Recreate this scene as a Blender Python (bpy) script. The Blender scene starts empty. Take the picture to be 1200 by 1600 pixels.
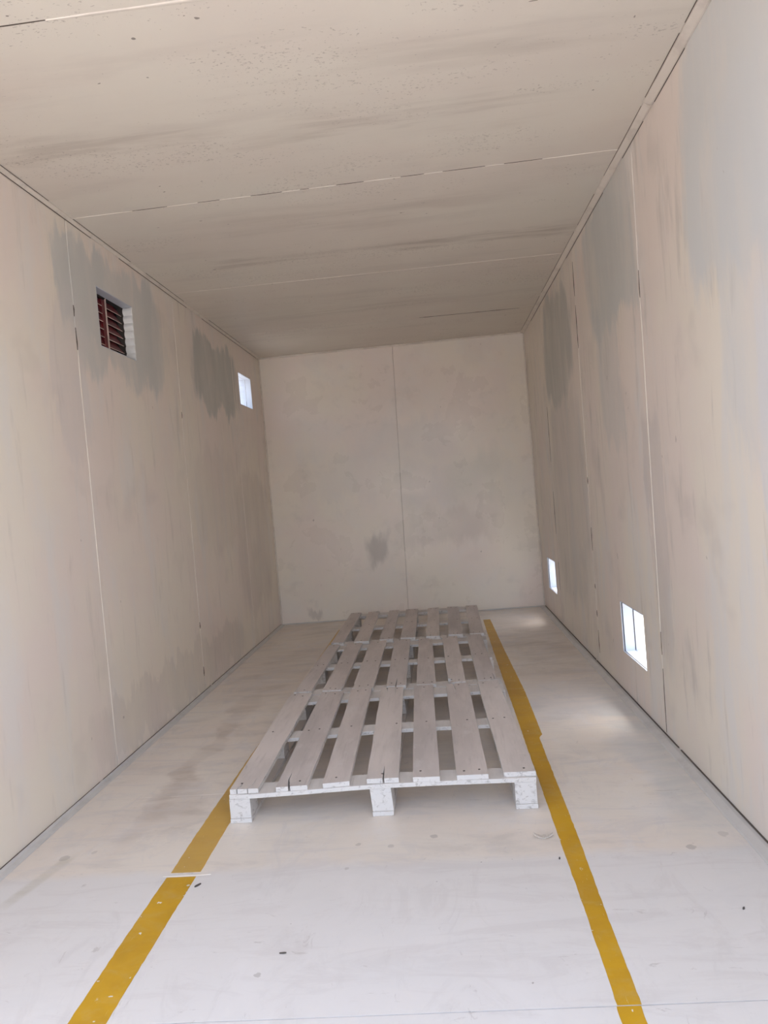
import bpy, bmesh, math, random
from mathutils import Vector, Matrix
random.seed(7)
SC = bpy.context.scene
COL = SC.collection

# ------------------------------------------------------------------ camera
W, D, H = 2.44, 6.489, 2.4916          # room width, back wall depth, height
Y0 = 0.55                               # open front end of the room
yaw, pitch, roll, fpx = -0.0760215, -0.0259674, -0.0846954, 1104.0
f = Vector((math.sin(yaw)*math.cos(pitch), math.cos(yaw)*math.cos(pitch), math.sin(pitch)))
r0 = Vector((math.cos(yaw), -math.sin(yaw), 0)); u0 = r0.cross(f)
r = math.cos(roll)*r0 + math.sin(roll)*u0
u = -math.sin(roll)*r0 + math.cos(roll)*u0
cam = bpy.data.cameras.new('camera'); camo = bpy.data.objects.new('camera', cam); COL.objects.link(camo)
camo.matrix_world = Matrix(((r.x, u.x, -f.x, 1.54099), (r.y, u.y, -f.y, 0), (r.z, u.z, -f.z, 1.144889), (0, 0, 0, 1)))
cam.sensor_fit = 'VERTICAL'; cam.sensor_height = 36.0; cam.lens = fpx/1600*36.0
cam.clip_start = 0.05; cam.clip_end = 300
SC.camera = camo

# ------------------------------------------------------------------ sky, sun, exposure
wd = bpy.data.worlds.new('sky'); SC.world = wd; wd.use_nodes = True
wn, wl = wd.node_tree.nodes, wd.node_tree.links
wn.clear()
wo = wn.new('ShaderNodeOutputWorld'); bg = wn.new('ShaderNodeBackground')
st = wn.new('ShaderNodeTexSky'); st.sky_type = 'NISHITA'; st.sun_disc = False
st.sun_elevation = math.radians(62); st.sun_rotation = math.radians(40)
st.air_density = 1.0; st.dust_density = 5.0; st.ozone_density = 1.0
hs = wn.new('ShaderNodeHueSaturation'); hs.inputs['Saturation'].default_value = 0.62   # camera white balance for shade
wl.new(st.outputs[0], hs.inputs['Color']); wl.new(hs.outputs[0], bg.inputs['Color']); bg.inputs['Strength'].default_value = 0.66
wl.new(bg.outputs[0], wo.inputs[0])
sun = bpy.data.lights.new('sun', 'SUN'); suno = bpy.data.objects.new('sun', sun); COL.objects.link(suno)
sun.energy = 2.3; sun.angle = math.radians(1.0); sun.color = (1.0, 0.96, 0.91)
sd = Vector((0.30, 0.26, 1.0)).normalized()          # towards the sun: high, behind the building
suno.rotation_euler = sd.to_track_quat('Z', 'Y').to_euler()
SC.view_settings.view_transform = 'Standard'; SC.view_settings.look = 'None'
SC.view_settings.gamma = 1.0; SC.view_settings.use_curve_mapping = False
SC.view_settings.exposure = 0.86
try:
    SC.cycles.use_denoising = True
    SC.cycles.max_bounces = 14; SC.cycles.diffuse_bounces = 10; SC.cycles.glossy_bounces = 6
    SC.cycles.sample_clamp_indirect = 6.0
    SC.cycles.use_fast_gi = False
except Exception:
    pass

# ------------------------------------------------------------------ material helper
class NT:
    def __init__(s, name):
        s.m = bpy.data.materials.new(name); s.m.use_nodes = True
        s.n, s.l = s.m.node_tree.nodes, s.m.node_tree.links
        s.b = s.n['Principled BSDF']
        g = s.n.new('ShaderNodeNewGeometry'); s.geo = g
        s.P = g.outputs['Position']
        x = s.n.new('ShaderNodeSeparateXYZ'); s.l.new(s.P, x.inputs[0])
        s.X, s.Y, s.Z = x.outputs
    def link(s, v, inp):
        if isinstance(v, (int, float)): inp.default_value = v
        elif isinstance(v, (tuple, list)): inp.default_value = tuple(v) if len(v) == len(inp.default_value) else tuple(v)+(1,)
        else: s.l.new(v, inp)
    def math(s, op, a, b=0.0, c=None, clamp=False):
        n = s.n.new('ShaderNodeMath'); n.operation = op; n.use_clamp = clamp
        s.link(a, n.inputs[0]); s.link(b, n.inputs[1])
        if c is not None: s.link(c, n.inputs[2])
        return n.outputs[0]
    def scaled(s, sc, off=(0, 0, 0)):
        n = s.n.new('ShaderNodeMapping'); s.l.new(s.P, n.inputs[0])
        n.inputs['Scale'].default_value = sc; n.inputs['Location'].default_value = off
        return n.outputs[0]
    def noise(s, sc=(1, 1, 1), scale=1.0, det=4, rough=.55, off=(0, 0, 0), dist=0.0):
        n = s.n.new('ShaderNodeTexNoise'); s.l.new(s.scaled(sc, off), n.inputs['Vector'])
        n.inputs['Scale'].default_value = scale; n.inputs['Detail'].default_value = det
        n.inputs['Roughness'].default_value = rough; n.inputs['Distortion'].default_value = dist
        return n.outputs[0]
    def ss(s, v, a, b, lo=0.0, hi=1.0):
        n = s.n.new('ShaderNodeMapRange'); n.interpolation_type = 'SMOOTHSTEP'
        s.link(v, n.inputs[0]); s.link(a, n.inputs[1]); s.link(b, n.inputs[2]); s.link(lo, n.inputs[3]); s.link(hi, n.inputs[4])
        return n.outputs[0]
    def mix(s, fac, a, b, mode='MIX'):
        n = s.n.new('ShaderNodeMix'); n.data_type = 'RGBA'; n.blend_type = mode
        s.link(fac, n.inputs['Factor']); s.link(a, n.inputs[6]); s.link(b, n.inputs[7])
        return n.outputs[2]
    def bump(s, h, strength=.2, dist=.01):
        n = s.n.new('ShaderNodeBump'); n.inputs['Strength'].default_value = strength; n.inputs['Distance'].default_value = dist
        s.l.new(h, n.inputs['Height']); s.l.new(n.outputs[0], s.b.inputs['Normal'])
    def fin(s, col, rough=.5, spec=None):
        s.link(col, s.b.inputs['Base Color']); s.link(rough, s.b.inputs['Roughness'])
        if spec is not None: s.b.inputs['Specular IOR Level'].default_value = spec
        return s.m
    def patch(s, a, b, ca, cb, ha, hb, da, db, soft=.12, rot=0.0):
        """soft-edged stain centred (ca,cb), half sizes ha,hb; da,db = edge wobble outputs"""
        A = s.math('ADD', s.math('SUBTRACT', a, ca), da)
        B = s.math('ADD', s.math('SUBTRACT', b, cb), db)
        if rot:
            c, q = math.cos(rot), math.sin(rot)
            A, B = (s.math('ADD', s.math('MULTIPLY', A, c), s.math('MULTIPLY', B, q)),
                    s.math('SUBTRACT', s.math('MULTIPLY', B, c), s.math('MULTIPLY', A, q)))
        A = s.math('POWER', s.math('ABSOLUTE', s.math('DIVIDE', A, ha)), 4.0)
        B = s.math('POWER', s.math('ABSOLUTE', s.math('DIVIDE', B, hb)), 4.0)
        d = s.math('POWER', s.math('ADD', A, B), .25)
        return s.ss(d, 1.0+soft, 1.0-soft)

PAINT = (0.762, 0.698, 0.608)      # cream room paint
PINK = (0.750, 0.662, 0.602)
GREY = (0.545, 0.545, 0.525)       # filler / undercoat patches
COOL = (0.715, 0.690, 0.660)

def wall_mat(name, side, patches, streaks=1.0, soft=.12):
    s = NT(name)
    a = s.X if side == 'back' else s.Y
    if side == 'back': st, st2 = (3, 1, 3), (5, 1, 6)
    else: st, st2 = (1, 5, 1.3), (1, 14, 2.2)
    big = s.noise((1, 1, .7), 1.6, 4, .55, (3, 1, 2))
    col = s.mix(s.ss(big, .38, .62), PAINT, PINK)
    mid = s.noise(st, 1.0, 5, .6, (7, 2, 5), .3)
    col = s.mix(s.ss(mid, .48, .70, 0, .6*streaks), col, COOL)
    n3 = s.noise(st2, 1.0, 5, .62, (1, 9, 4), .2)
    col = s.mix(s.ss(n3, .55, .75, 0, .38*streaks), col, (0.47, 0.43, 0.385))
    n5 = s.noise((1, 1, 1), 3.2, 3, .5, (11, 4, 2))
    col = s.mix(s.ss(n5, .56, .72, 0, .22*streaks), col, (0.50, 0.455, 0.42))
    dA = s.math('MULTIPLY', s.math('SUBTRACT', s.noise((4, 5, 1.6), 1.0, 6, .6, (2, 2, 2)), .5), .42)
    dB = s.math('MULTIPLY', s.math('SUBTRACT', s.noise((6, 6, 1.8), 1.0, 6, .62, (5, 3, 8)), .5), .55)
    inner = s.noise((3, 7, 1.6), 1.0, 4, .6, (9, 9, 1))
    for (ca, cb, ha, hb, k, c) in patches:
        m = s.patch(a, s.Z, ca, cb, ha, hb, dA, dB, soft)
        kk = s.math('MULTIPLY', m, s.ss(inner, .30, .58, k*.62, k))
        col = s.mix(kk, col, c)
    # small dark knocks in the paint
    sp = s.noise((26, 26, 13), 1.0, 2, .5, (3, 8, 1))
    col = s.mix(s.ss(sp, .765, .79, 0, .55), col, (0.25, 0.20, 0.17))
    grain = s.noise((5, 60, 5) if side != 'back' else (60, 5, 5), 1.0, 3, .6)
    und = s.noise((1, 1, 1), 5.0, 3, .5)
    s.bump(s.math('ADD', s.math('MULTIPLY', grain, .15), und), .10, .006)
    rough = s.ss(mid, .3, .7, .34, .50) if side != 'back' else s.ss(mid, .3, .7, .25, .36)
    return s.fin(col, rough, .5)

GREY2 = (0.455, 0.455, 0.425)
LILAC = (0.60, 0.565, 0.555)
M_left = wall_mat('painted plywood left', 'left', [
    (3.16, 2.22, .21, .24, .95, GREY), (3.55, 2.12, .56, .30, .8, GREY), (3.86, 2.14, .12, .30, .9, GREY),
    (5.15, 2.10, .52, .26, .95, GREY2), (3.00, 1.80, .15, .35, .4, LILAC), (4.9, 1.2, .5, .35, .25, (0.56, .50, .45)),
    (5.8, .85, .5, .55, .35, (0.48, .42, .38)), (4.1, .16, 1.2, .14, .30, (.46, .42, .39))])
M_right = wall_mat('painted plywood right', 'right', [
    (3.47, 2.20, .47, .34, .95, GREY), (1.95, 2.10, .50, .42, .90, (0.60, .61, .61)), (4.98, 2.04, .52, .36, .85, GREY2),
    (2.0, 1.7, .25, .5, .55, (.60, .61, .62)), (3.6, 1.65, .25, .35, .5, GREY), (3.0, .9, .10, .5, .5, (.53, .49, .47)),
    (4.9, 1.0, .55, .7, .4, (.50, .47, .43)), (1.95, .9, .12, .7, .6, (.66, .66, .68))], 1.35)
M_back = wall_mat('painted plywood back', 'back', [
    (0.97, .66, .09, .14, .80, (.46, .42, .385)), (1.33, 1.62, .42, .16, .45, LILAC), (.80, 1.35, .45, .22, .40, LILAC),
    (1.62, .80, .40, .15, .45, (.50, .45, .41)), (1.45, 1.2, .22, .22, .45, LILAC), (1.9, 1.2, .25, .25, .4, (.53, .52, .48)),
    (.35, .10, .06, .05, .6, (.48, .43, .39))], .55, .45)

def ceiling_mat():
    s = NT('painted plywood ceiling')
    big = s.noise((.8, 1.6, 1), 1.6, 4, .55, (3, 4, 2))
    col = s.mix(s.ss(big, .36, .64), (.685, .640, .565), (.665, .608, .540))
    n1 = s.noise((1.1, 7, 1), 1.0, 5, .62, (1, 5, 0), .2)
    col = s.mix(s.ss(n1, .50, .74, 0, .42), col, (.55, .50, .445))
    sm = s.noise((1.4, 16, 1), 1.0, 5, .62, (6, 2, 0), .2)
    dA = s.math('MULTIPLY', s.math('SUBTRACT', s.noise((2, 6, 1), 1.0, 5, .6, (2, 7, 1)), .5), .9)
    dB = s.math('MULTIPLY', s.math('SUBTRACT', s.noise((3, 8, 1), 1.0, 5, .6, (8, 1, 1)), .5), .22)
    streak = s.ss(sm, .42, .62, .15, 1)
    for (ca, cb, ha, hb, k) in ((1.9, 3.93, .55, .07, .75), (.78, 3.92, .35, .06, .6), (1.5, 2.62, .45, .12, .45),
                                (.45, 2.53, .35, .07, .5), (1.75, 2.22, .35, .09, .25), (1.3, 3.45, .7, .16, .28), (1.1, 5.1, .8, .12, .25)):
        m = s.patch(s.X, s.Y, ca, cb, ha, hb, dA, dB, .5)
        col = s.mix(s.math('MULTIPLY', s.math('MULTIPLY', m, streak), k), col, (.43, .375, .325))
    clus = s.noise((1.2, 4.5, 1), 1.0, 3, .6, (4, 4, 0))
    sp = s.noise((75, 150, 1), 1.0, 2, .6, (0, 3, 0))
    thr = s.ss(clus, .42, .66, .78, .62)
    spk = s.math('GREATER_THAN', sp, thr)
    col = s.mix(s.math('MULTIPLY', spk, .50), col, (.28, .24, .21))
    sp2 = s.noise((30, 45, 1), 1.0, 1, .5, (9, 3, 0))
    col = s.mix(s.ss(sp2, .80, .82, 0, .8), col, (.16, .13, .11))
    s.bump(s.math('ADD', s.math('MULTIPLY', s.noise((6, 60, 1), 1.0, 3), .2), s.noise((1, 1, 1), 4.0, 3)), .10, .006)
    return s.fin(col, .48, .4)

def floor_mat():
    s = NT('painted plywood floor')
    big = s.noise((1, 1, 1), 1.5, 5, .55, (5, 2, 0))
    col = s.mix(s.ss(big, .38, .62), (.745, .685, .610), (.72, .645, .570))
    n1 = s.noise((2, 5, 1), 1.3, 6, .65, (1, 3, 0), .6)
    col = s.mix(s.ss(n1, .50, .70, 0, .55), col, (.555, .510, .465))
    n2 = s.noise((3, 2, 1), 1.6, 6, .65, (8, 3, 0), .5)
    dA = s.math('MULTIPLY', s.math('SUBTRACT', s.noise((3, 3, 1), 1.2, 5, .6, (2, 7, 1)), .5), .30)
    dB = s.math('MULTIPLY', s.math('SUBTRACT', s.noise((3, 3, 1), 1.2, 5, .6, (8, 1, 1)), .5), .30)
    # near sheet: fresher, cooler coat with a wandering edge
    edge = s.math('ADD', s.Y, s.math('MULTIPLY', dB, .35))
    near = s.ss(edge, 2.19, 2.12)
    col = s.mix(s.math('MULTIPLY', near, .85), col, (.690, .672, .660))
    col = s.mix(s.ss(n2, .50, .68, 0, .45), col, (.73, .705, .69))
    for (ca, cb, ha, hb, k, rot, c) in ((.36, 3.3, .05, .85, .50, 0, (.47, .40, .34)), (.42, 2.75, .07, .28, .45, .3, (.46, .39, .33)),
                                   (2.10, 3.75, .30, .30, .40, 0, (.60, .60, .60)), (2.33, 2.95, .10, .80, .65, 0, (.56, .57, .56)),
                                   (2.18, 5.1, .22, .9, .5, 0, (.47, .41, .36)), (.17, 2.15, .022, .14, .6, -.2, (.50, .46, .37)),
                                   (1.25, 3.0, .5, .9, .25, 0, (.52, .48, .44)), (.45, 4.7, .25, .6, .35, 0, (.50, .44, .385)),
                                   (2.15, 3.0, .12, .08, .3, 0, (.50, .46, .42))):
        m = s.patch(s.X, s.Y, ca, cb, ha, hb, dA if ha > .03 else 0.0, dB if ha > .03 else 0.0, .45, rot)
        col = s.mix(s.math('MULTIPLY', m, s.ss(n1, .35, .60, k*.4, k)), col, c)
    br = s.noise((2.2, 11, 1), 1.0, 6, .68, (4, 8, 0), 1.0)
    col = s.mix(s.ss(br, .50, .64, 0, .42), col, (.60, .565, .545))
    br2 = s.noise((7, 3, 1), 1.0, 6, .68, (14, 3, 0), 1.2)
    col = s.mix(s.ss(br2, .52, .66, 0, .40), col, (.60, .57, .55))
    # scuffs
    sc = s.noise((9, 26, 1), 1.0, 6, .75, (2, 2, 0), 1.2)
    col = s.mix(s.ss(sc, .62, .70, 0, .45), col, (.40, .36, .33))
    sc2 = s.noise((30, 9, 1), 1.0, 6, .75, (5, 2, 0), 1.2)
    col = s.mix(s.ss(sc2, .63, .71, 0, .38), col, (.42, .38, .36))
    sp = s.noise((32, 32, 1), 1.0, 2, .5, (3, 9, 0))
    col = s.mix(s.ss(sp, .775, .79, 0, .7), col, (.27, .24, .22))
    # single round damp-looking knocks
    for (x, y, ra, k) in ((1.44, 2.31, .014, .5), (2.22, 2.17, .017, .5), (1.30, 2.26, .012, .35), (1.19, 2.28, .010, .4),
                          (2.34, 2.24, .018, .3), (.18, 2.28, .02, .4), (.27, 2.31, .012, .3), (1.17, 2.13, .009, .35), (1.01, 1.66, .01, .5)):
        dx = s.math('SUBTRACT', s.X, x); dy = s.math('SUBTRACT', s.Y, y)
        d = s.math('SQRT', s.math('ADD', s.math('MULTIPLY', dx, dx), s.math('MULTIPLY', dy, dy)))
        d = s.math('ADD', d, s.math('MULTIPLY', s.math('SUBTRACT', s.noise((60, 60, 1), 1.0, 2), .5), .016))
        col = s.mix(s.ss(d, ra, ra*.75, 0, k), col, (.34, .31, .28))
    s.bump(s.math('ADD', s.math('MULTIPLY', s.noise((40, 6, 1), 1.0, 3), .25), s.noise((1, 1, 1), 5.0, 4)), .10, .006)
    return s.fin(col, s.ss(n1, .3, .7, .36, .56), .4)

def yellow_mat():
    s = NT('yellow line paint')
    n = s.noise((3, 3, 1), 1.5, 5, .6, (2, 1, 0))
    col = s.mix(s.ss(n, .4, .65), (.56, .315, .012), (.49, .27, .014))
    dust = s.noise((8, 14, 1), 1.0, 6, .7, (3, 1, 0), .6)
    far = s.ss(s.Y, 2.10, 2.16)                     # older coat beyond the floor joint is dusty
    col = s.mix(s.ss(dust, .48, .72, 0, .40), col, (.52, .37, .15))
    col = s.mix(s.math('MULTIPLY', s.math('MULTIPLY', far, s.ss(s.X, 1.2, 1.0)), .35), col, (.56, .41, .20))
    ch = s.noise((34, 34, 1), 1.0, 3, .55, (1, 1, 0))
    col = s.mix(s.math('GREATER_THAN', ch, .70), col, (.68, .64, .59))
    sc = s.noise((90, 14, 1), 1.0, 4, .7, (1, 6, 0), .5)
    col = s.mix(s.ss(sc, .66, .72, 0, .55), col, (.66, .56, .40))
    return s.fin(col, .42, .4)

def board_mat(name, seed, base=(.515, .465, .438)):
    s = NT(name)
    o = (seed*3.1, seed*1.7, seed)
    n = s.noise((9, 2.2, 3), 1.0, 5, .6, o)
    col = s.mix(s.ss(n, .36, .64), base, tuple(c*1.17 for c in base))
    g = s.noise((70, 5, 20), 1.0, 4, .6, o)
    col = s.mix(s.ss(g, .52, .75, 0, .35), col, tuple(c*.74 for c in base))
    pale = s.noise((12, 5, 4), 1.0, 5, .65, (o[1], o[0], 3))
    col = s.mix(s.ss(pale, .58, .72, 0, .45), col, (.63, .60, .575))
    # sawn and upright faces keep the cleaner white paint; trodden tops are dusty
    nz = s.n.new('ShaderNodeSeparateXYZ'); s.l.new(s.geo.outputs['Normal'], nz.inputs[0])
    up = s.ss(nz.outputs[2], .4, .8)
    knot = s.noise((16, 6, 8), 1.0, 4, .6, (o[2], o[1], 9), .6)
    col = s.mix(s.ss(knot, .64, .74, 0, .45), col, tuple(c*.66 for c in base))
    chip = s.noise((40, 40, 60), 1.0, 5, .7, (seed, 2, 2), .8)
    clean = s.mix(s.ss(chip, .53, .66, 0, .85), (.63, .61, .595), (.36, .335, .315))
    col = s.mix(up, clean, col)
    s.bump(s.math('ADD', g, s.math('MULTIPLY', chip, .5)), .25, .0025)
    return s.fin(col, .62, .3)

def plain(name, c, rough=.5, var=.12, metal=0.0, sc=12):
    s = NT(name)
    n = s.noise((1, 1, 1), sc, 4, .6)
    col = s.mix(s.ss(n, .35, .65), tuple(x*(1-var) for x in c), tuple(min(1, x*(1+var*.4)) for x in c))
    s.b.inputs['Metallic'].default_value = metal
    return s.fin(col, rough)

def trim_mat(name, c, dirt):
    s = NT(name)
    n = s.noise((9, 9, 9), 1.0, 5, .65)
    col = s.mix(s.ss(n, .46, .68, 0, .6), c, dirt)
    s.bump(s.noise((1, 1, 1), 30, 3), .15, .003)
    return s.fin(col, .5)

M_ceil = ceiling_mat(); M_floor = floor_mat(); M_yel = yellow_mat()
M_fill = trim_mat('pale joint filler', (.745, .685, .61), (.64, .58, .52))
M_trim = trim_mat('cream bead', (.67, .61, .54), (.52, .46, .41))
M_cove = trim_mat('grey floor fillet', (.56, .54, .515), (.46, .44, .42))
M_core = plain('dark joint core', (.055, .045, .04), .9)
M_crack_shade = plain('painted crack shade', (.10, .08, .065), .9)  # shade of open gaps put into a dark colour
M_jamb = plain('corrugated jamb paint', (.78, .78, .77), .4, .06)
M_shell = plain('outer steel', (.70, .70, .70), .5)
M_white = plain('white vent metal', (.53, .57, .64), .38, .05)
M_red = plain('dark red louvre paint', (.125, .014, .019), .42, .25)
M_rededge = plain('lit edge and mullion tone', (.62, .50, .45), .5, .2)  # pale tone paints light on the blade edges; the mullion shares it
M_dark = plain('dark recess', (.02, .017, .017), .8)
M_nail = plain('nail head', (.07, .055, .05), .6, .1)
M_deb = plain('dark debris', (.10, .085, .075), .8, .3, sc=200)
M_flake = plain('loose paint flake', (.50, .44, .38), .6, .2, sc=200)
M_ground = plain('outdoor concrete', (.43, .41, .385), .9, .2, sc=.8)
M_boards = [board_mat('pallet board paint', i, b) for i, b in ((1, (.515, .465, .438)), (2, (.545, .495, .465)), (3, (.485, .44, .418)))]
M_block = board_mat('pallet block paint', 5, (.56, .53, .505))

# ------------------------------------------------------------------ mesh helpers
def link(name, verts, faces, mat, parent=None, bevel=0.0):
    me = bpy.data.meshes.new(name); me.from_pydata(verts, [], faces); me.update()
    bm = bmesh.new(); bm.from_mesh(me); bmesh.ops.recalc_face_normals(bm, faces=bm.faces[:]); bm.to_mesh(me); bm.free()
    me.materials.append(mat)
    o = bpy.data.objects.new(name, me); COL.objects.link(o)
    if parent: o.parent = parent
    if bevel:
        b = o.modifiers.new('bevel', 'BEVEL'); b.width = bevel; b.segments = 2; b.limit_method = 'ANGLE'; b.angle_limit = math.radians(40)
    return o
def box_vf(x0, x1, y0, y1, z0, z1):
    v = [(x, y, z) for x in (x0, x1) for y in (y0, y1) for z in (z0, z1)]
    return v, [(0, 1, 3, 2), (4, 6, 7, 5), (0, 4, 5, 1), (2, 3, 7, 6), (0, 2, 6, 4), (1, 5, 7, 3)]
def box(name, b, mat, parent=None, bevel=0.0):
    v, fc = box_vf(*b); return link(name, v, fc, mat, parent, bevel)
def grid_slab(us, vs, solid, t0, t1, fn):
    """slab on a (u,v) grid with holes; fn(u,v,t)->xyz"""
    nu, nv = len(us)-1, len(vs)-1
    idx, V, F = {}, [], []
    def g(i, j, k):
        if (i, j, k) not in idx:
            idx[(i, j, k)] = len(V); V.append(fn(us[i], vs[j], (t0, t1)[k]))
        return idx[(i, j, k)]
    S = lambda i, j: 0 <= i < nu and 0 <= j < nv and solid(i, j)
    for i in range(nu):
        for j in range(nv):
            if not S(i, j): continue
            for k in (0, 1): F.append((g(i, j, k), g(i+1, j, k), g(i+1, j+1, k), g(i, j+1, k)))
            if not S(i-1, j): F.append((g(i, j, 0), g(i, j+1, 0), g(i, j+1, 1), g(i, j, 1)))
            if not S(i+1, j): F.append((g(i+1, j, 0), g(i+1, j+1, 0), g(i+1, j+1, 1), g(i+1, j, 1)))
            if not S(i, j-1): F.append((g(i, j, 0), g(i+1, j, 0), g(i+1, j, 1), g(i, j, 1)))
            if not S(i, j+1): F.append((g(i, j+1, 0), g(i+1, j+1, 0), g(i+1, j+1, 1), g(i, j+1, 1)))
    return V, F
def structure(o, label=None):
    o['kind'] = 'structure'
    if label: o['label'] = label
    return o
def thing(name, label, cat, loc, group=None):
    o = bpy.data.objects.new(name, None); COL.objects.link(o); o.location = loc
    o.empty_display_size = .05
    o['label'] = label; o['category'] = cat
    if group: o['group'] = group
    return o

PT = 0.012       # lining sheet thickness
GAP = 0.0080     # open joint between two sheets

# ------------------------------------------------------------------ side walls: core slab + lining sheets with vent openings
VZ0, VZ1 = 1.975, 2.250
RZ0, RZ1 = 0.221, 0.487
LV = [(3.309, 3.712, 1.966, 2.256), (5.742, 6.130, 1.977, 2.244)]
RV = [(3.315, 3.729, .222, .488), (5.750, 6.146, .217, .485)]

def side_wall(name, holes, seams, xin, sgn, mat):
    # core: from PT behind the face to .12, blocked where the sleeve passes
    ys = sorted({Y0, D+.12, *[h[0] for h in holes], *[h[1] for h in holes]})
    zs = sorted({-.03, H+.03, *[h[2] for h in holes], *[h[3] for h in holes]})
    def solid(i, j):
        y = (ys[i]+ys[i+1])/2; z = (zs[j]+zs[j+1])/2
        return not any(h[0] < y < h[1] and h[2] < z < h[3] for h in holes)
    V, F = grid_slab(ys, zs, solid, PT, .110, lambda a, b, t: (xin-sgn*t, a, b))
    wall = structure(link(name, V, F, M_core), None)
    wall.data.materials.append(M_shell)
    for p in wall.data.polygons:
        if abs(p.normal.x) > .9 and abs(p.center.x-(xin-sgn*.110)) < .001: p.material_index = 1
        if abs(p.normal.y) > .9 and p.center.y < Y0+.01: p.material_index = 1
    # sheets: joints may lean slightly, given as (y at ceiling, y at floor)
    js = [(Y0, Y0)] + seams + [(D, D)]
    for (a, b) in zip(js[:-1], js[1:]):
        hs = [h for h in holes if a[1] < h[0] < b[1]]
        us = [0] + ([x for h in hs for x in (h[0], h[1])]) + [1]
        vs = sorted({0.0, H, *[h[2] for h in hs], *[h[3] for h in hs]})
        def fn(uu, v, t, a=a, b=b):
            k = v/H
            if uu == 0: y = a[1]+(a[0]-a[1])*k + GAP/2*(a[0] != Y0)
            elif uu == 1: y = b[1]+(b[0]-b[1])*k - GAP/2*(b[0] != D)
            else: y = uu
            return (xin-sgn*t, y, v)
        def sol(i, j, us=us, vs=vs, hs=hs):
            if not hs: return True
            z = (vs[j]+vs[j+1])/2
            return not (i == 1 and hs[0][2] < z < hs[0][3])
        V, F = grid_slab(us, vs, sol, 0.0, PT-.0005, fn)
        link('wall_panel', V, F, mat, wall, .0012)
    # filler in the joints (gaps left where it has cracked out)
    return wall
def seam_fill(wall, xin, sgn, a, segs, w=.0105, mat=None):
    for (z0, z1) in segs:
        n = max(2, int((z1-z0)/.12)); V = []; F = []
        for i in range(n+1):
            z = z0+(z1-z0)*i/n; y = a[1]+(a[0]-a[1])*z/H + random.uniform(-.0008, .0008)
            ww = w*random.uniform(.92, 1.08)*(.4 if i in (0, n) else 1)
            for (dy, t) in ((-ww/2, -.0002), (-ww/5, .0016), (ww/5, .0016), (ww/2, -.0002)):
                V.append((xin+sgn*t, y+dy, z))
        for i in range(n):
            for k in range(3): F.append((i*4+k, i*4+k+1, i*4+k+5, i*4+k+4))
            F.append((i*4, i*4+3, i*4+7, i*4+4))
        F += [(0, 1, 2, 3), (n*4, n*4+1, n*4+2, n*4+3)]
        link('joint_filler', V, F, mat or M_fill, wall)

def seam_crack(wall, xin, sgn, a, segs, w=.012):
    for (z0, z1) in segs:
        n = max(3, int((z1-z0)/.05)); V = []; F = []
        for i in range(n+1):
            z = z0+(z1-z0)*i/n; y = a[1]+(a[0]-a[1])*z/H
            ww = w*random.uniform(.45, 1.1)*(.3 if i in (0, n) else 1)
            for (dy, t) in ((-ww/2, -.004), (-ww/2, .0003), (ww/2, .0003), (ww/2, -.004)): V.append((xin+sgn*t, y+dy, z))
        for i in range(n):
            for k in range(4): F.append((i*4+k, i*4+(k+1) % 4, i*4+4+(k+1) % 4, i*4+4+k))
        F += [(0, 1, 2, 3), (n*4, n*4+1, n*4+2, n*4+3)]
        link('joint_crack_shade', V, F, M_crack_shade, wall)  # dark strip stands for the shade inside an open joint
LS = [(1.84, 1.85), (3.070, 3.078), (4.342, 4.300), (5.57, 5.56)]
RS = [(1.76, 1.80), (2.978, 3.087), (4.236, 4.313), (5.505, 5.590)]
wl_ = side_wall('wall_left', LV, LS, 0.0, 1, M_left)
wr_ = side_wall('wall_right', RV, RS, W, -1, M_right)
seam_fill(wl_, 0, 1, LS[1], [(.06, 1.90)])
seam_fill(wl_, 0, 1, LS[1], [(2.0, 2.05), (2.10, 2.47)], .0105, M_left)
seam_fill(wl_, 0, 1, LS[2], [(.16, .40), (.44, 1.72), (1.76, 2.45)], .0098)
seam_fill(wl_, 0, 1, LS[3], [(.02, H-.02)], .0102)
seam_fill(wr_, W, -1, RS[1], [(.46, 1.86), (.30, .36)], .0102)
seam_fill(wr_, W, -1, RS[1], [(1.97, 2.47)], .0102, M_right)
seam_fill(wr_, W, -1, RS[2], [(.02, .08), (.22, .30), (.34, .47), (.50, .70), (.84, 1.10), (1.14, 1.9), (2.15, 2.2), (2.40, 2.48)], .0102)
seam_fill(wr_, W, -1, RS[3], [(.02, .28), (.5, .72), (1.05, 1.28), (1.70, 2.47)], .0102)
seam_fill(wr_, W, -1, RS[0], [(.02, H-.02)], .0102)

seam_crack(wl_, 0, 1, LS[1], [(1.90, 2.0), (2.05, 2.10)])
seam_crack(wl_, 0, 1, LS[2], [(.10, .16), (.40, .44), (1.72, 1.76)], .016)
seam_crack(wr_, W, -1, RS[1], [(.02, .30), (.36, .46), (1.86, 1.97)], .011)
seam_crack(wr_, W, -1, RS[2], [(.08, .22), (.30, .34), (.47, .50), (.70, .84), (1.10, 1.14), (1.90, 2.15), (2.2, 2.40)], .018)
seam_crack(wr_, W, -1, RS[3], [(.28, .50), (.72, 1.05), (1.28, 1.70)], .018)

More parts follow.
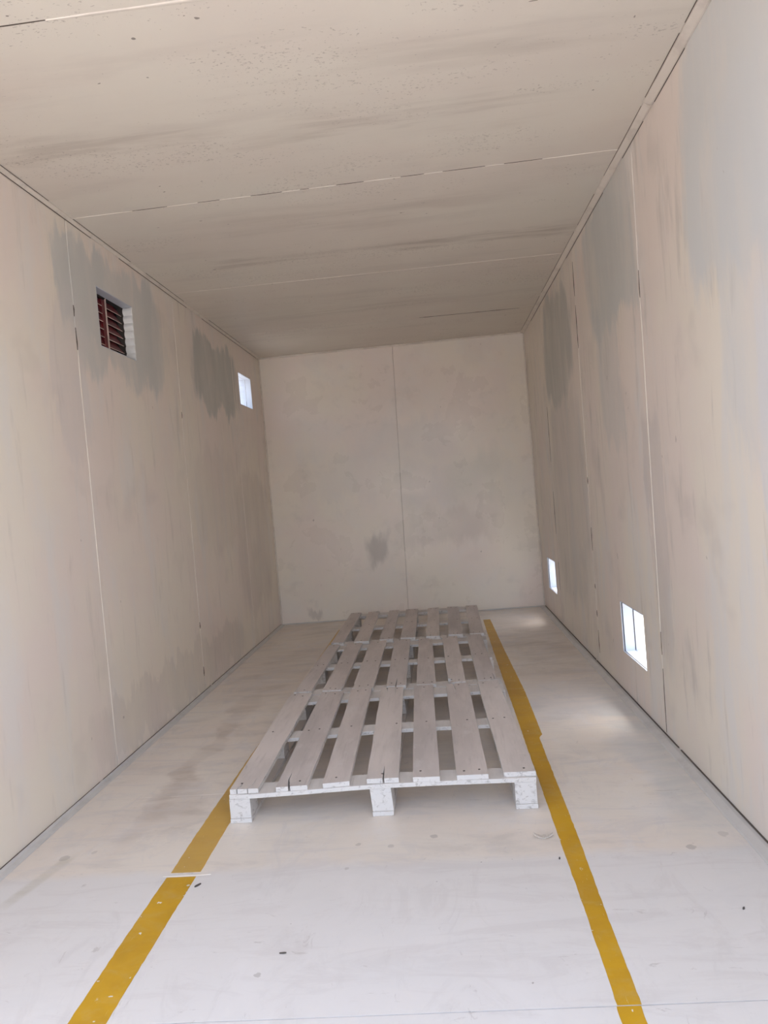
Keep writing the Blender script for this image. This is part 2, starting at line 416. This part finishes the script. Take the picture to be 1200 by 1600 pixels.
# back wall: two sheets
wb = structure(box('wall_back', (-.0, W, D+PT, D+.12, -.03, H+.03), M_core))
bx = lambda z: 1.196+(1.251-1.196)*(z-.07)/2.39
for side in (0, 1):
    g = .0007
    a0, a1 = (0.0, bx(0)-g) if side == 0 else (bx(0)+g, W)
    b0, b1 = (0.0, bx(H)-g) if side == 0 else (bx(H)+g, W)
    V = [(a0, D, 0), (a1, D, 0), (b1, D, H), (b0, D, H)]; V += [(x, D+PT-.0005, z) for x, _, z in V]
    link('wall_panel', V, [(0, 1, 2, 3), (4, 5, 6, 7), (0, 1, 5, 4), (1, 2, 6, 5), (2, 3, 7, 6), (3, 0, 4, 7)], M_back, wb, .001)

# ceiling
CS = [1.873, (3.100, 3.055), (4.322, 4.357), (5.540, 5.600)]
CS = [(c, c) if not isinstance(c, tuple) else c for c in CS]
ce = structure(box('ceiling', (-.125, W+.125, Y0, D+.12, H+PT, H+.12), M_core))
ce.data.materials.append(M_shell)
for p in ce.data.polygons:
    if p.normal.z > .9 or p.normal.y < -.9: p.material_index = 1
js = [(Y0, Y0)]+CS+[(D, D)]
for (a, b) in zip(js[:-1], js[1:]):
    g = .0026
    q = [(0, a[0]+g), (W, a[1]+g), (W, b[1]-g), (0, b[0]-g)]
    V = [(x, y, H) for x, y in q]+[(x, y, H+PT-.0005) for x, y in q]
    link('ceiling_panel', V, [(0, 1, 2, 3), (4, 5, 6, 7), (0, 1, 5, 4), (1, 2, 6, 5), (2, 3, 7, 6), (3, 0, 4, 7)], M_ceil, ce, .0012)
def strip(parent, x0, x1, yf, z, dz, w, mat, name='joint_filler', seg=.12):
    n = max(2, int((x1-x0)/seg)); V = []; F = []
    for i in range(n+1):
        x = x0+(x1-x0)*i/n; y = yf(x)+random.uniform(-.0008, .0008); ww = w*random.uniform(.7, 1.15)*(.4 if i in (0, n) else 1)
        for (dy, t) in ((-ww/2, -.0002), (-ww/5, 1), (ww/5, 1), (ww/2, -.0002)):
            V.append((x, y+dy, z+(dz*t if t == 1 else -dz*.1)))
    for i in range(n):
        for k in range(3): F.append((i*4+k, i*4+k+1, i*4+k+5, i*4+k+4))
        F.append((i*4, i*4+3, i*4+7, i*4+4))
    F += [(0, 1, 2, 3), (n*4, n*4+1, n*4+2, n*4+3)]
    return link(name, V, F, mat, parent)
def cy(k): return lambda x: CS[k][0]+(CS[k][1]-CS[k][0])*x/W
for k, segs, w in ((0, [(.60, W-.02)], .014), (0, [(.03, .30)], .007),
                   (1, [(.02, .30), (.46, .60), (.70, .84), (.98, 1.06), (1.10, 1.22), (1.34, 1.50), (1.60, 1.68), (1.86, 1.94), (2.10, W-.02)], .008),
                   (2, [(.02, .9), (.915, W-.03)], .010), (3, [(.02, 1.52), (2.30, W-.03)], .0085)):
    for s0, s1 in segs: strip(ce, s0, s1, cy(k), H, -.0016, w, M_ceil if k in (3,) else M_fill)

def ceil_crack(k, x0, x1, w):
    n = max(3, int((x1-x0)/.04)); V = []; F = []
    for i in range(n+1):
        x = x0+(x1-x0)*i/n; y = cy(k)(x); ww = w*random.uniform(.4, 1.1)*(.3 if i in (0, n) else 1)
        for (dy, dz) in ((-ww/2, .004), (-ww/2, -.0003), (ww/2, -.0003), (ww/2, .004)): V.append((x, y+dy, H+dz))
    for i in range(n):
        for m in range(4): F.append((i*4+m, i*4+(m+1) % 4, i*4+4+(m+1) % 4, i*4+4+m))
    F += [(0, 1, 2, 3), (n*4, n*4+1, n*4+2, n*4+3)]
    link('joint_crack_shade', V, F, M_crack_shade, ce)  # ceiling joint's inner shade, painted as a dark strip
for k, x0, x1, w in ((0, .30, .60, .003), (1, .30, .46, .003), (1, .60, .70, .004), (1, .84, .98, .005), (1, 1.06, 1.10, .004), (1, 1.22, 1.34, .004),
                     (1, 1.50, 1.60, .004), (1, 1.68, 1.86, .003), (1, 1.94, 2.10, .003), (3, 1.52, 2.30, .013)): ceil_crack(k, x0, x1, w)

# floor
FS = [(1.497, 1.532), (2.742, 2.737), (3.985, 3.93), (5.19, 5.19)]
fl = structure(box('floor', (-.125, W+.125, Y0, D+.12, -.12, -PT), M_core))
fl.data.materials.append(M_shell)
for p in fl.data.polygons:
    if p.normal.y < -.9: p.material_index = 1
js = [(Y0, Y0)]+FS+[(D, D)]
for i, (a, b) in enumerate(zip(js[:-1], js[1:])):
    g = .0016 if i < 2 else .0006 if i == 2 else .0004
    g2 = .0016 if i < 1 else .0012 if i == 1 else .0004
    q = [(0, a[0]+(g if i in (1, 2) else .0004)), (W, a[1]+(g if i in (1, 2) else .0004)), (W, b[1]-g2), (0, b[0]-g2)]
    V = [(x, y, 0) for x, y in q]+[(x, y, -PT+.0005) for x, y in q]
    link('floor_panel', V, [(0, 1, 2, 3), (4, 5, 6, 7), (0, 1, 5, 4), (1, 2, 6, 5), (2, 3, 7, 6), (3, 0, 4, 7)], M_floor, fl)
fy = lambda x: 3.985+(3.93-3.985)*x/W
strip(fl, .52, W-.1, fy, 0, .0006, .006, M_floor)
strip(fl, .03, W-.05, lambda x: 5.19, 0, .0006, .006, M_floor)
strip(fl, .32, .70, lambda x: 2.742, 0, .0006, .006, M_floor)
strip(fl, .585, .74, lambda x: 2.138-.03*(x-.6)+.006*math.sin(x*9), 0.0002, .0012, .011, M_fill, 'paint_ridge', .05)

# ground outside
gd = structure(box('ground', (-40, 42, -40, 40, -.30, -.14), M_ground))

# ------------------------------------------------------------------ trims in the corners
def prism_y(name, prof, y0, y1, mat, wob=0.0, n=24):
    """profile in (x,z) swept along Y"""
    V, F = [], []; k = len(prof)
    for i in range(n+1):
        y = y0+(y1-y0)*i/n; d = random.uniform(-wob, wob)
        for (x, z) in prof: V.append((x+d if (x > .003 and x < W-.003) else x, y, z))
    for i in range(n):
        for j in range(k): F.append((i*k+j, i*k+(j+1) % k, (i+1)*k+(j+1) % k, (i+1)*k+j))
    F += [tuple(range(k)), tuple(n*k+j for j in range(k))]
    return structure(link(name, V, F, mat))
e = .0004
# ceiling beads: left, right (two lengths meeting at y=2.69), back
prism_y('trim_1', [(e, H-e), (e, H-.012), (.006, H-.014), (.019, H-.005), (.020, H-e)], Y0+.01, D-.02, M_trim, .0008)
prism_y('trim_2', [(W-e, H-e), (W-e, H-.020), (W-.008, H-.020), (W-.032, H-.007), (W-.032, H-e)], Y0+.01, 2.683, M_trim, .0010, 10)
prism_y('trim_3', [(W-e, H-e), (W-e, H-.018), (W-.007, H-.018), (W-.029, H-.006), (W-.029, H-e)], 2.690, D-.02, M_trim, .0010, 20)
structure(box('trim_4', (.002, W-.002, D-.016, D-e, H-.014, H-e), M_trim, None, .003))
# upright corner beads
structure(box('trim_5', (e, .012, D-.012, D-e, .014, H-.016), M_trim, None, .003))
structure(box('trim_6', (W-.012, W-e, D-.012, D-e, .014, H-.016), M_trim, None, .003))
# floor fillets
prism_y('baseboard_left', [(.004, .0004), (.004, .013), (.009, .015), (.014, .006), (.034, .0035), (.037, .0004)], Y0+.01, D-.016, M_cove, .0012, 30)
prism_y('baseboard_right', [(W-.004, .0004), (W-.004, .010), (W-.020, .012), (W-.046, .005), (W-.050, .0004)], Y0+.01, D-.016, M_cove, .0016, 30)
structure(box('baseboard_back', (.012, W-.012, D-.014, D-.003, .0004, .010), M_cove, None, .002))

def crack(x0, x1, z0, z1, segs, parent):
    for (ya, yb) in segs: box('bead_crack_shade', ((x0*.7+x1*.3), (x0*.3+x1*.7)+.0004, ya, yb, z0*.7+z1*.3, z1), M_crack_shade, parent)  # shadow gap at the bead edge, added as a dark strip
t3 = bpy.data.objects['trim_3']; t2 = bpy.data.objects['trim_2']; t1 = bpy.data.objects['trim_1']
crack(W-.0345, W-.0315, H-.0030, H-.0002, [(Y0+.02, 1.9), (2.0, 2.25), (2.30, 2.66)], t2)
crack(W-.0030, W-.0002, H-.0235, H-.0195, [(Y0+.02, 2.1), (2.35, 2.66)], t2)
crack(W-.0310, W-.0285, H-.0030, H-.0002, [(2.72, 3.3), (3.5, 3.9), (4.0, 5.2), (5.3, 6.4)], t3)
crack(W-.0030, W-.0002, H-.0215, H-.0178, [(2.80, 3.1), (3.45, 4.4), (4.6, 6.0)], t3)
crack(.0195, .0225, H-.0030, H-.0002, [(Y0+.02, 2.3), (2.45, 2.9), (3.1, 3.7), (3.9, 4.5), (5.0, 5.8)], t1)
for nm, xs in (('baseboard_left', (.0002, .0050)), ('baseboard_right', (W-.0048, W-.0002))):
    for (ya, yb) in ((Y0+.02, 2.9), (2.93, 4.4), (4.43, 6.45)): box('floor_crack_shade', (xs[0], xs[1], ya, yb, .0004, .0135), M_crack_shade, bpy.data.objects[nm])  # shade between wall and fillet, filled in with a dark strip
crack(.0002, .0030, H-.0165, H-.0125, [(2.3, 3.3), (3.6, 4.6), (4.9, 6.4)], t1)

# ------------------------------------------------------------------ vents
def jamb_corrugated(name, xa, xb, y, z0, z1, mat, parent, amp=.004, waves=7, n=70):
    V, F = [], []
    for i in range(n+1):
        z = z0+(z1-z0)*i/n; d = amp*abs(math.sin(math.pi*waves*i/n))
        for x in (xa, xb): V += [(x, y-.0008-d, z), (x, y, z)]
    for i in range(n):
        a, b = i*4, (i+1)*4
        F += [(a, a+2, b+2, b), (a+1, a+3, b+3, b+1), (a, a+1, b+1, b), (a+2, a+3, b+3, b+2)]
    F += [(0, 1, 3, 2), (n*4, n*4+1, n*4+3, n*4+2)]
    return link(name, V, F, mat, parent)

def vent(label, h, xin, sgn, kind):
    """sgn=+1 room is towards +X. Sleeve of four white plates, then kind-specific outer part."""
    y0, y1, z0, z1 = h
    t = thing('wall_vent', label, 'vent', (xin, (y0+y1)/2, z0), 'square vents through the side walls')
    inv = Matrix.Translation(-t.location)
    def bx_(name, d0, d1, a0, a1, b0, b1, mat, bev=0.0, rot=None):
        x0, x1 = sorted((xin-sgn*d0, xin-sgn*d1))
        o = box(name, (x0, x1, a0, a1, b0, b1), mat, t, bev); o.data.transform(inv); return o
    p = .003
    def sleeve(name, d0, d1, mat, ins=0.0, skip=()):
        a0, a1, b0, b1 = y0+ins, y1-ins, z0+ins, z1-ins
        if 'far' not in skip: bx_(name, d0, d1, a1-p, a1, b0, b1, mat)
        bx_(name, d0, d1, a0, a0+p, b0, b1, mat)
        bx_(name, d0, d1, a0+p, a1-p, b1-p, b1, mat)
        bx_(name, d0, d1, a0+p, a1-p, b0, b0+p, mat)
    if kind == 'louvre':
        sleeve('sleeve_plate', .0008, .050, M_white, .0006, ('far',))
        o = jamb_corrugated('corrugated_jamb', -.0008*sgn+xin, xin-.050*sgn, y1-.0006, z0+.004, z1-.004, M_jamb, t, .009); o.data.transform(inv)
        # louvre unit right behind the lining
        bx_('back_plate', .102, .102, y0+.001, y1-.001, z0+.001, z1-.001, M_dark)
        bx_('louvre_frame', .052, .102, y0+.001, y0+.012, z0+.001, z1-.001, M_red)
        bx_('louvre_frame', .085, .102, y1-.016, y1-.006, z0+.001, z1-.001, M_dark)
        bx_('louvre_frame', .052, .102, y0+.012, y1-.016, z1-.008, z1-.001, M_dark)
        ym = y0+.199
        bx_('mullion', .050, .056, ym, ym+.006, z0+.002, z1-.004, M_rededge)
        bx_('mullion_web', .0575, .100, ym-.032, ym+.004, z0+.002, z1-.012, M_red)
        nb = 7; pz = (z1-z0-.012)/nb
        for (ya, yb) in ((y0+.012, ym-.031), (ym+.007, y1-.016)):
            for i in range(nb):
                zb = z0+.003+i*pz
                # blade: lower edge towards the room, rising outwards
                d0_, d1_ = .058, .074
                q = [(d0_, zb), (d1_, zb+pz*1.02), (d1_, zb+pz*1.02+.0018), (d0_, zb+.0018)]
                V = [(xin-sgn*dd, ya, zz) for dd, zz in q]
                V += [(xin-sgn*dd, yb-(.055 if dd == d1_ and yb > ym else 0), zz) for dd, zz in q]
                o = link('louvre_blade', V, [(0, 1, 2, 3), (4, 5, 6, 7), (0, 1, 5, 4), (1, 2, 6, 5), (2, 3, 7, 6), (3, 0, 4, 7)], M_red, t)
                o.data.transform(inv)
                if i:
                    lip = bx_('blade_lip_light', .0562, .0585, ya, yb, zb-.0010, zb+.0016, M_rededge)  # light catching the lower blade edge, put into a pale strip
    else:
        dm = .050 if sgn > 0 else .063
        # thin folded rim just proud of the lining
        sleeve('sleeve_plate', .0008, dm-.002, M_white, .0006)
        if sgn < 0:
            bx_('rim', .006, .0095, y1-.010, y1-.0042, z0+.004, z1-.004, M_dark)
            bx_('rim', .006, .0095, y0+.004, y1-.010, z0+.0036, z0+.0048, M_dark)
        sleeve('outer_sleeve', dm+.001, .109, M_white, .0006)
        if kind == 'gap':
            bx_('divider', dm-.0030, dm+.0016, y1-.0055, y1-.0036, z0+.006, z1-.004, M_core)
        else:
            bx_('divider', dm-.0012, dm+.0010, y1-.0050, y1-.0036, z0+.006, z0+.075, M_core)
            bx_('divider', dm-.0004, dm+.0008, y1-.0045, y1-.0036, z0+.075, z1-.004, M_shell)
        # faint horizontal ribs pressed in the outer jamb
        for k in range(1, 5):
            zz = z0+(z1-z0)*k/5
            bx_('pressed_rib', dm+.014, .107, y1-.0062, y1-.0035, zz-.001, zz+.001, M_white, .0005)
    return t
vent('square vent high on left wall with dark red louvre blades', LV[0], 0.0, 1, 'louvre')
vent('bright white-lined vent high on left wall close to the back corner', LV[1], 0.0, 1, 'soft')
vent('larger-looking bright low vent on right wall with dark divider line', RV[0], W, -1, 'gap')
vent('narrow-looking bright low vent on right wall nearest the back corner', RV[1], W, -1, 'soft')

# ------------------------------------------------------------------ painted yellow lines
def painted_line(label, left, right):
    # left/right edges: lists of (x, y); chipped, slightly ragged edge
    t = thing('painted_line', label, 'floor line', (sum(p_[0] for p_ in left)/len(left), left[0][1], 0))
    return t
def line_mesh(pts, z=.0006):
    """pts: list of (y, xl, xr)"""
    V, F = [], []
    y = pts[0][0]; rows = []
    while y < pts[-1][0]+1e-6:
        for a, b in zip(pts[:-1], pts[1:]):
            if a[0] <= y <= b[0]+1e-6:
                k = (y-a[0])/(b[0]-a[0]); xl = a[1]+(b[1]-a[1])*k; xr = a[2]+(b[2]-a[2])*k; break
        rows.append((y, xl+random.uniform(-.0012, .0008), xr+random.uniform(-.0008, .0012)))
        y += .02
    rows.append(pts[-1])
    for y, a, b in rows: V += [(a, y, z), (b, y, z), (a, y, .0001), (b, y, .0001)]
    for i in range(len(rows)-1):
        a, b = i*4, i*4+4
        F += [(a, a+1, b+1, b), (a+2, a+3, b+3, b+2), (a, a+2, b+2, b), (a+1, a+3, b+3, b+1)]
    n = len(rows)*4-4
    F += [(0, 1, 3, 2), (n, n+1, n+3, n+2)]
    return V, F
def tag(o, label, cat, group=None):
    o['label'] = label; o['category'] = cat
    if group: o['group'] = group
    return o
G = 'yellow lane lines on the floor'
t = thing('painted_line', 'wide yellow painted floor line left of the pallets, broken by a pale joint', 'floor line', (.65, 1.0, 0), G)
for seg in ([(Y0+.02, .606, .700), (1.51, .604, .697), (1.80, .600, .694), (2.126, .599, .694)],
            [(2.152, .603, .700), (2.42, .597, .696), (2.77, .596, .697), (6.05, .602, .702)]):
    V, F = line_mesh(seg); o = link('paint_stripe', V, F, M_yel, t); o.data.transform(Matrix.Translation(-t.location))
t = thing('painted_line', 'narrow yellow painted floor line running along the right of the pallets', 'floor line', (1.86, 1.0, 0), G)
for seg in ([(Y0+.02, 1.832, 1.884), (1.47, 1.835, 1.886), (1.522, 1.836, 1.888)],
            [(1.5255, 1.838, 1.890), (1.89, 1.841, 1.893), (2.28, 1.840, 1.901), (2.735, 1.841, 1.904), (3.17, 1.840, 1.908), (3.20, 1.841, 1.926), (3.90, 1.841, 1.933), (4.9, 1.842, 1.918), (6.045, 1.848, 1.908)]):
    V, F = line_mesh(seg); o = link('paint_stripe', V, F, M_yel, t); o.data.transform(Matrix.Translation(-t.location))

# ------------------------------------------------------------------ pallets
nail_me = None
def nail_mesh():
    global nail_me
    if nail_me is None:
        bm = bmesh.new(); bmesh.ops.create_cone(bm, cap_ends=True, segments=8, radius1=.0046, radius2=.0042, depth=.0016)
        nail_me = bpy.data.meshes.new('nail'); bm.to_mesh(nail_me); bm.free(); nail_me.materials.append(M_nail)
    return nail_me

def deck_board(parent, q, zt, thick, splits, bites, mat):
    """q = FL, FR, BR, BL in x,y ; zt = top z at those corners; splits = (u, v_end_start('f'/'b'), depth, width, kink)"""
    def at(uu, v):
        x = (q[0][0]*(1-uu)+q[1][0]*uu)*(1-v)+(q[3][0]*(1-uu)+q[2][0]*uu)*v
        y = (q[0][1]*(1-uu)+q[1][1]*uu)*(1-v)+(q[3][1]*(1-uu)+q[2][1]*uu)*v
        z = (zt[0]*(1-uu)+zt[1]*uu)*(1-v)+(zt[3]*(1-uu)+zt[2]*uu)*v
        return x, y, z
    L = 1.19; wd_ = q[1][0]-q[0][0]
    ol = [(0, 0)]
    for (uu, e_, dep, wid, kink) in sorted(s_ for s_ in splits if s_[1] == 'f'):
        hw = wid/wd_/2
        ol += [(uu-hw, 0), (uu+kink-hw*.6, dep*.45/L), (uu+kink, dep/L), (uu+kink+hw*.6, dep*.45/L), (uu+hw, 0)]
    ol.append((1, 0))
    j = random.Random(int(q[0][0]*1e4))
    for k in range(1, 8): ol.append((1+j.uniform(-.012, .012), k/8))
    ol.append((1, 1))
    for (uu, e_, dep, wid, kink) in sorted((s_ for s_ in splits if s_[1] == 'b'), reverse=True):
        hw = wid/wd_/2
        ol += [(uu+hw, 1), (uu+kink, 1-dep/L), (uu-hw, 1)]
    ol.append((0, 1))
    left = [(j.uniform(-.012, .012), k/8) for k in range(1, 8)]
    for (v0, v1, dep) in bites:
        left = [p_ for p_ in left if not (v0-.01 < p_[1] < v1+.01)] + [(0, v1), (dep*.6, v1-.01), (dep, (v0+v1)/2), (dep*.7, v0+.01), (dep*.9, v0)]
    left.sort(key=lambda p_: -p_[1]); ol += left
    top = [at(*p_) for p_ in ol]; n = len(top)
    V = top+[(x, y, z-thick) for x, y, z in top]
    F = [tuple(range(n)), tuple(range(2*n-1, n-1, -1))]+[(i, (i+1) % n, n+(i+1) % n, n+i) for i in range(n)]
    V = [(x-parent.location.x, y-parent.location.y, z-parent.location.z) for x, y, z in V]
    o = link('deck_board', V, F, mat, parent)
    bm = bmesh.new(); bm.from_mesh(o.data); bmesh.ops.triangulate(bm, faces=[f_ for f_ in bm.faces if len(f_.verts) > 4]); bm.to_mesh(o.data); bm.free()
    return o, at

def pallet(label, boards, zt_fn, yf, yb, splits, bites, xr, midy, seed, warp):
    cx = 1.26
    t = thing('pallet', label, 'pallet', (cx, (yf+yb)/2, 0), 'whitewashed wooden pallets in a row')
    L = t.location
    j = random.Random(seed)
    TH = .017
    def bxp(name, b, mat, bev=.0015):
        o = box(name, b, mat, t, bev); o.data.transform(Matrix.Translation(-L)); return o
    for i, q in enumerate(boards):
        zt = [zt_fn(q[k][0], k > 1) + j.uniform(-.0008, .0012) for k in range(4)]
        o, at = deck_board(t, q, zt, TH, splits.get(i, []), bites.get(i, []), M_boards[(i+seed) % 3])
        for v in (.035, .5, .965):
            for uu in ((.28, .72) if j.random() < .75 else (.5,)):
                if j.random() < .12: continue
                uu += j.uniform(-.1, .1); x, y, z = at(uu, v+j.uniform(-.012, .012))
                nn = bpy.data.objects.new('nail', nail_mesh()); COL.objects.link(nn); nn.parent = o
                nn.location = (x-L.x, y-L.y, z-L.z+.0002)
    # stringer boards under the deck, following its sag
    def stringer(y0, y1, xa, xb, zoff):
        n = 12; V, F = [], []
        for k in range(n+1):
            x = xa+(xb-xa)*k/n; z1 = zt_fn(x, zoff)-TH-.0006; z0 = z1-.016
            V += [(x-L.x, y0+j.uniform(-.0008, .0008)-L.y, z0), (x-L.x, y0+j.uniform(-.0008, .0008)-L.y, z1), (x-L.x, y1-L.y, z1), (x-L.x, y1-L.y, z0)]
        for k in range(n):
            for m in range(4): F.append((k*4+m, k*4+(m+1) % 4, k*4+4+(m+1) % 4, k*4+4+m))
        F += [(0, 1, 2, 3), (n*4, n*4+1, n*4+2, n*4+3)]
        link('stringer_board', V, F, M_block, t, .0012)
    xa, xb = xr
    stringer(yf, yf+.098, xa, xb, False)
    stringer(midy-.045, midy+.045, xa+.01, xb-.008, False)
    stringer(yb-.125, yb-.004, xa+.012, xb-.004, True)
    for bi, (bx0, bx1) in enumerate(((xa-.004, xa+.075), (1.221, 1.297), (xb-.078, xb))):
        bxp('bottom_board', (bx0, bx1, yf+.002, yb-.004, 0.0004, .017), M_block)
        for (ya, yb_) in ((yf+.004, yf+.100), (midy-.048, midy+.048), (yb-.108, yb-.008)):
            zt = zt_fn((bx0+bx1)/2, ya > midy)-TH-.0172
            if bi == 1 and warp:      # tilted block: wider gap on one side, leans
                V, F = box_vf(bx0, bx1, ya, yb_, .0176, zt)
                V = [(x+(-.004 if z > .05 else .001), y, z+(.0015 if z > .05 and x > bx0 else 0)*0) for x, y, z in V]
                o = link('block', V, F, M_block, t, .0015); o.data.transform(Matrix.Translation(-L))
            else: bxp('block', (bx0+.001, bx1-.001, ya, yb_, .0176, zt), M_block)
    return t

def z1(x, back):
    pts = [(.69, .124), (.81, .1225), (1.0, .1275), (1.22, .1345), (1.45, .134), (1.81, .129)]
    if back: return .131
    if x <= pts[0][0]: return pts[0][1]
    for a, b in zip(pts[:-1], pts[1:]):
        if x <= b[0]: return a[1]+(b[1]-a[1])*(x-a[0])/(b[0]-a[0])
    return pts[-1][1]
B1 = [((.708, 2.479), (.813, 2.477), (.805, 3.655), (.689, 3.664)), ((.879, 2.474), (.995, 2.470), (.973, 3.650), (.854, 3.660)),
      ((1.051, 2.471), (1.147, 2.475), (1.118, 3.672), (1.011, 3.680)), ((1.209, 2.480), (1.324, 2.478), (1.285, 3.662), (1.169, 3.672)),
      ((1.375, 2.475), (1.470, 2.470), (1.442, 3.662), (1.342, 3.670)), ((1.530, 2.475), (1.641, 2.472), (1.622, 3.665), (1.509, 3.659)),
      ((1.695, 2.484), (1.807, 2.482), (1.776, 3.678), (1.673, 3.678))]
B2 = [((.699, 3.686), (.792, 3.686), (.789, 4.838), (.713, 4.846)), ((.852, 3.692), (.954, 3.684), (.945, 4.840), (.841, 4.848)),
      ((1.010, 3.694), (1.124, 3.686), (1.113, 4.862), (1.001, 4.858)), ((1.194, 3.698), (1.297, 3.690), (1.278, 4.860), (1.168, 4.875)),
      ((1.354, 3.690), (1.457, 3.684), (1.429, 4.820), (1.338, 4.838)), ((1.523, 3.690), (1.612, 3.692), (1.601, 4.854), (1.500, 4.864)),
      ((1.677, 3.694), (1.777, 3.700), (1.764, 4.862), (1.667, 4.868))]
B3 = [((.718, 4.896), (.806, 4.885), (.808, 6.091), (.715, 6.105)), ((.881, 4.887), (.988, 4.880), (.964, 6.100), (.869, 6.098)),
      ((1.060, 4.900), (1.153, 4.900), (1.137, 6.083), (1.052, 6.086)), ((1.209, 4.905), (1.311, 4.896), (1.300, 6.079), (1.199, 6.095)),
      ((1.388, 4.905), (1.482, 4.890), (1.480, 6.068), (1.386, 6.075)), ((1.544, 4.905), (1.642, 4.893), (1.647, 6.050), (1.554, 6.065)),
      ((1.693, 4.897), (1.789, 4.885), (1.804, 6.045), (1.710, 6.065))]
pallet('nearest wooden pallet, split board ends facing the open front', B1, z1, 2.472, 3.672,
       {0: [(.24, 'f', .07, .0055, .10), (.62, 'f', .10, .0045, .12)], 1: [(.42, 'f', .13, .0085, -.10)], 3: [(.52, 'f', .12, .0065, .0), (.28, 'b', .12, .004, .05), (.66, 'b', .16, .003, .02)],
        5: [(.33, 'b', .14, .008, .08)], 4: [], 6: [(.72, 'b', .05, .002, 0)]}, {}, (.706, 1.806), 3.088, 1, True)
pallet('middle wooden pallet of the row, between the other two', B2, lambda x, b: .129, 3.690, 4.868,
       {3: [(.48, 'f', .16, .005, .02), (.88, 'b', .06, .003, 0)], 6: [(.70, 'f', .07, .003, 0), (.86, 'f', .20, .002, 0)], 4: [(.86, 'b', .5, .004, .02)], 1: []},
       {5: [(.0, .07, .26)], 2: [(.05, .10, .06)]}, (.70, 1.800), 4.295, 2, False)
pallet('farthest wooden pallet of the row, closest to the back wall', B3, lambda x, b: .129, 4.895, 6.125,
       {}, {4: [(.35, .37, .05)]}, (.722, 1.802), 5.482, 3, False)

# ------------------------------------------------------------------ loose bits on the floor
def chip(name, label, cat, x, y, length, width, rot, h, mat, curl=0.0, seed=0):
    j = random.Random(seed); n = 6; V, F = [], []
    c, s_ = math.cos(rot), math.sin(rot)
    for i in range(n+1):
        k = i/n; w = width*(math.sin(math.pi*min(max(k, .06), .94))**.6)*j.uniform(.8, 1.1)/2
        lx = (k-.5)*length; z = .0006+curl*(2*k-1)**2
        for (dy, dz) in ((-w, 0), (w, curl*.25), (w*.9, h+curl*.25), (-w*.9, h)):
            V.append((lx*c-dy*s_, lx*s_+dy*c, z+dz))
    for i in range(n):
        for m in range(4): F.append((i*4+m, i*4+(m+1) % 4, i*4+4+(m+1) % 4, i*4+4+m))
    F += [(0, 1, 2, 3), (n*4, n*4+1, n*4+2, n*4+3)]
    o = link(name, V, F, mat); o.location = (x, y, 0)
    return tag(o, label, cat)
chip('splinter', 'small dark splinter on the floor just right of the wide yellow line', 'splinter', .718, 2.072, .022, .008, .9, .003, M_deb, 0, 1)
chip('splinter', 'tiny dark splinter alone on the pale floor front centre', 'splinter', 1.056, 1.738, .018, .005, .05, .0025, M_deb, 0, 2)
chip('paint_flake', 'curled pale paint flake on the floor beside the narrow yellow line', 'flake', 1.792, 2.267, .062, .018, -.05, .003, M_flake, .011, 3)
chip('debris_crumb', 'dark crumb touching the left edge of the narrow yellow line', 'debris', 1.820, 2.135, .010, .005, 1.3, .003, M_deb, 0, 4)
chip('debris_crumb', 'dark crumb on the floor towards the right wall, front area', 'debris', 2.240, 1.851, .010, .005, .9, .003, M_deb, 0, 5)
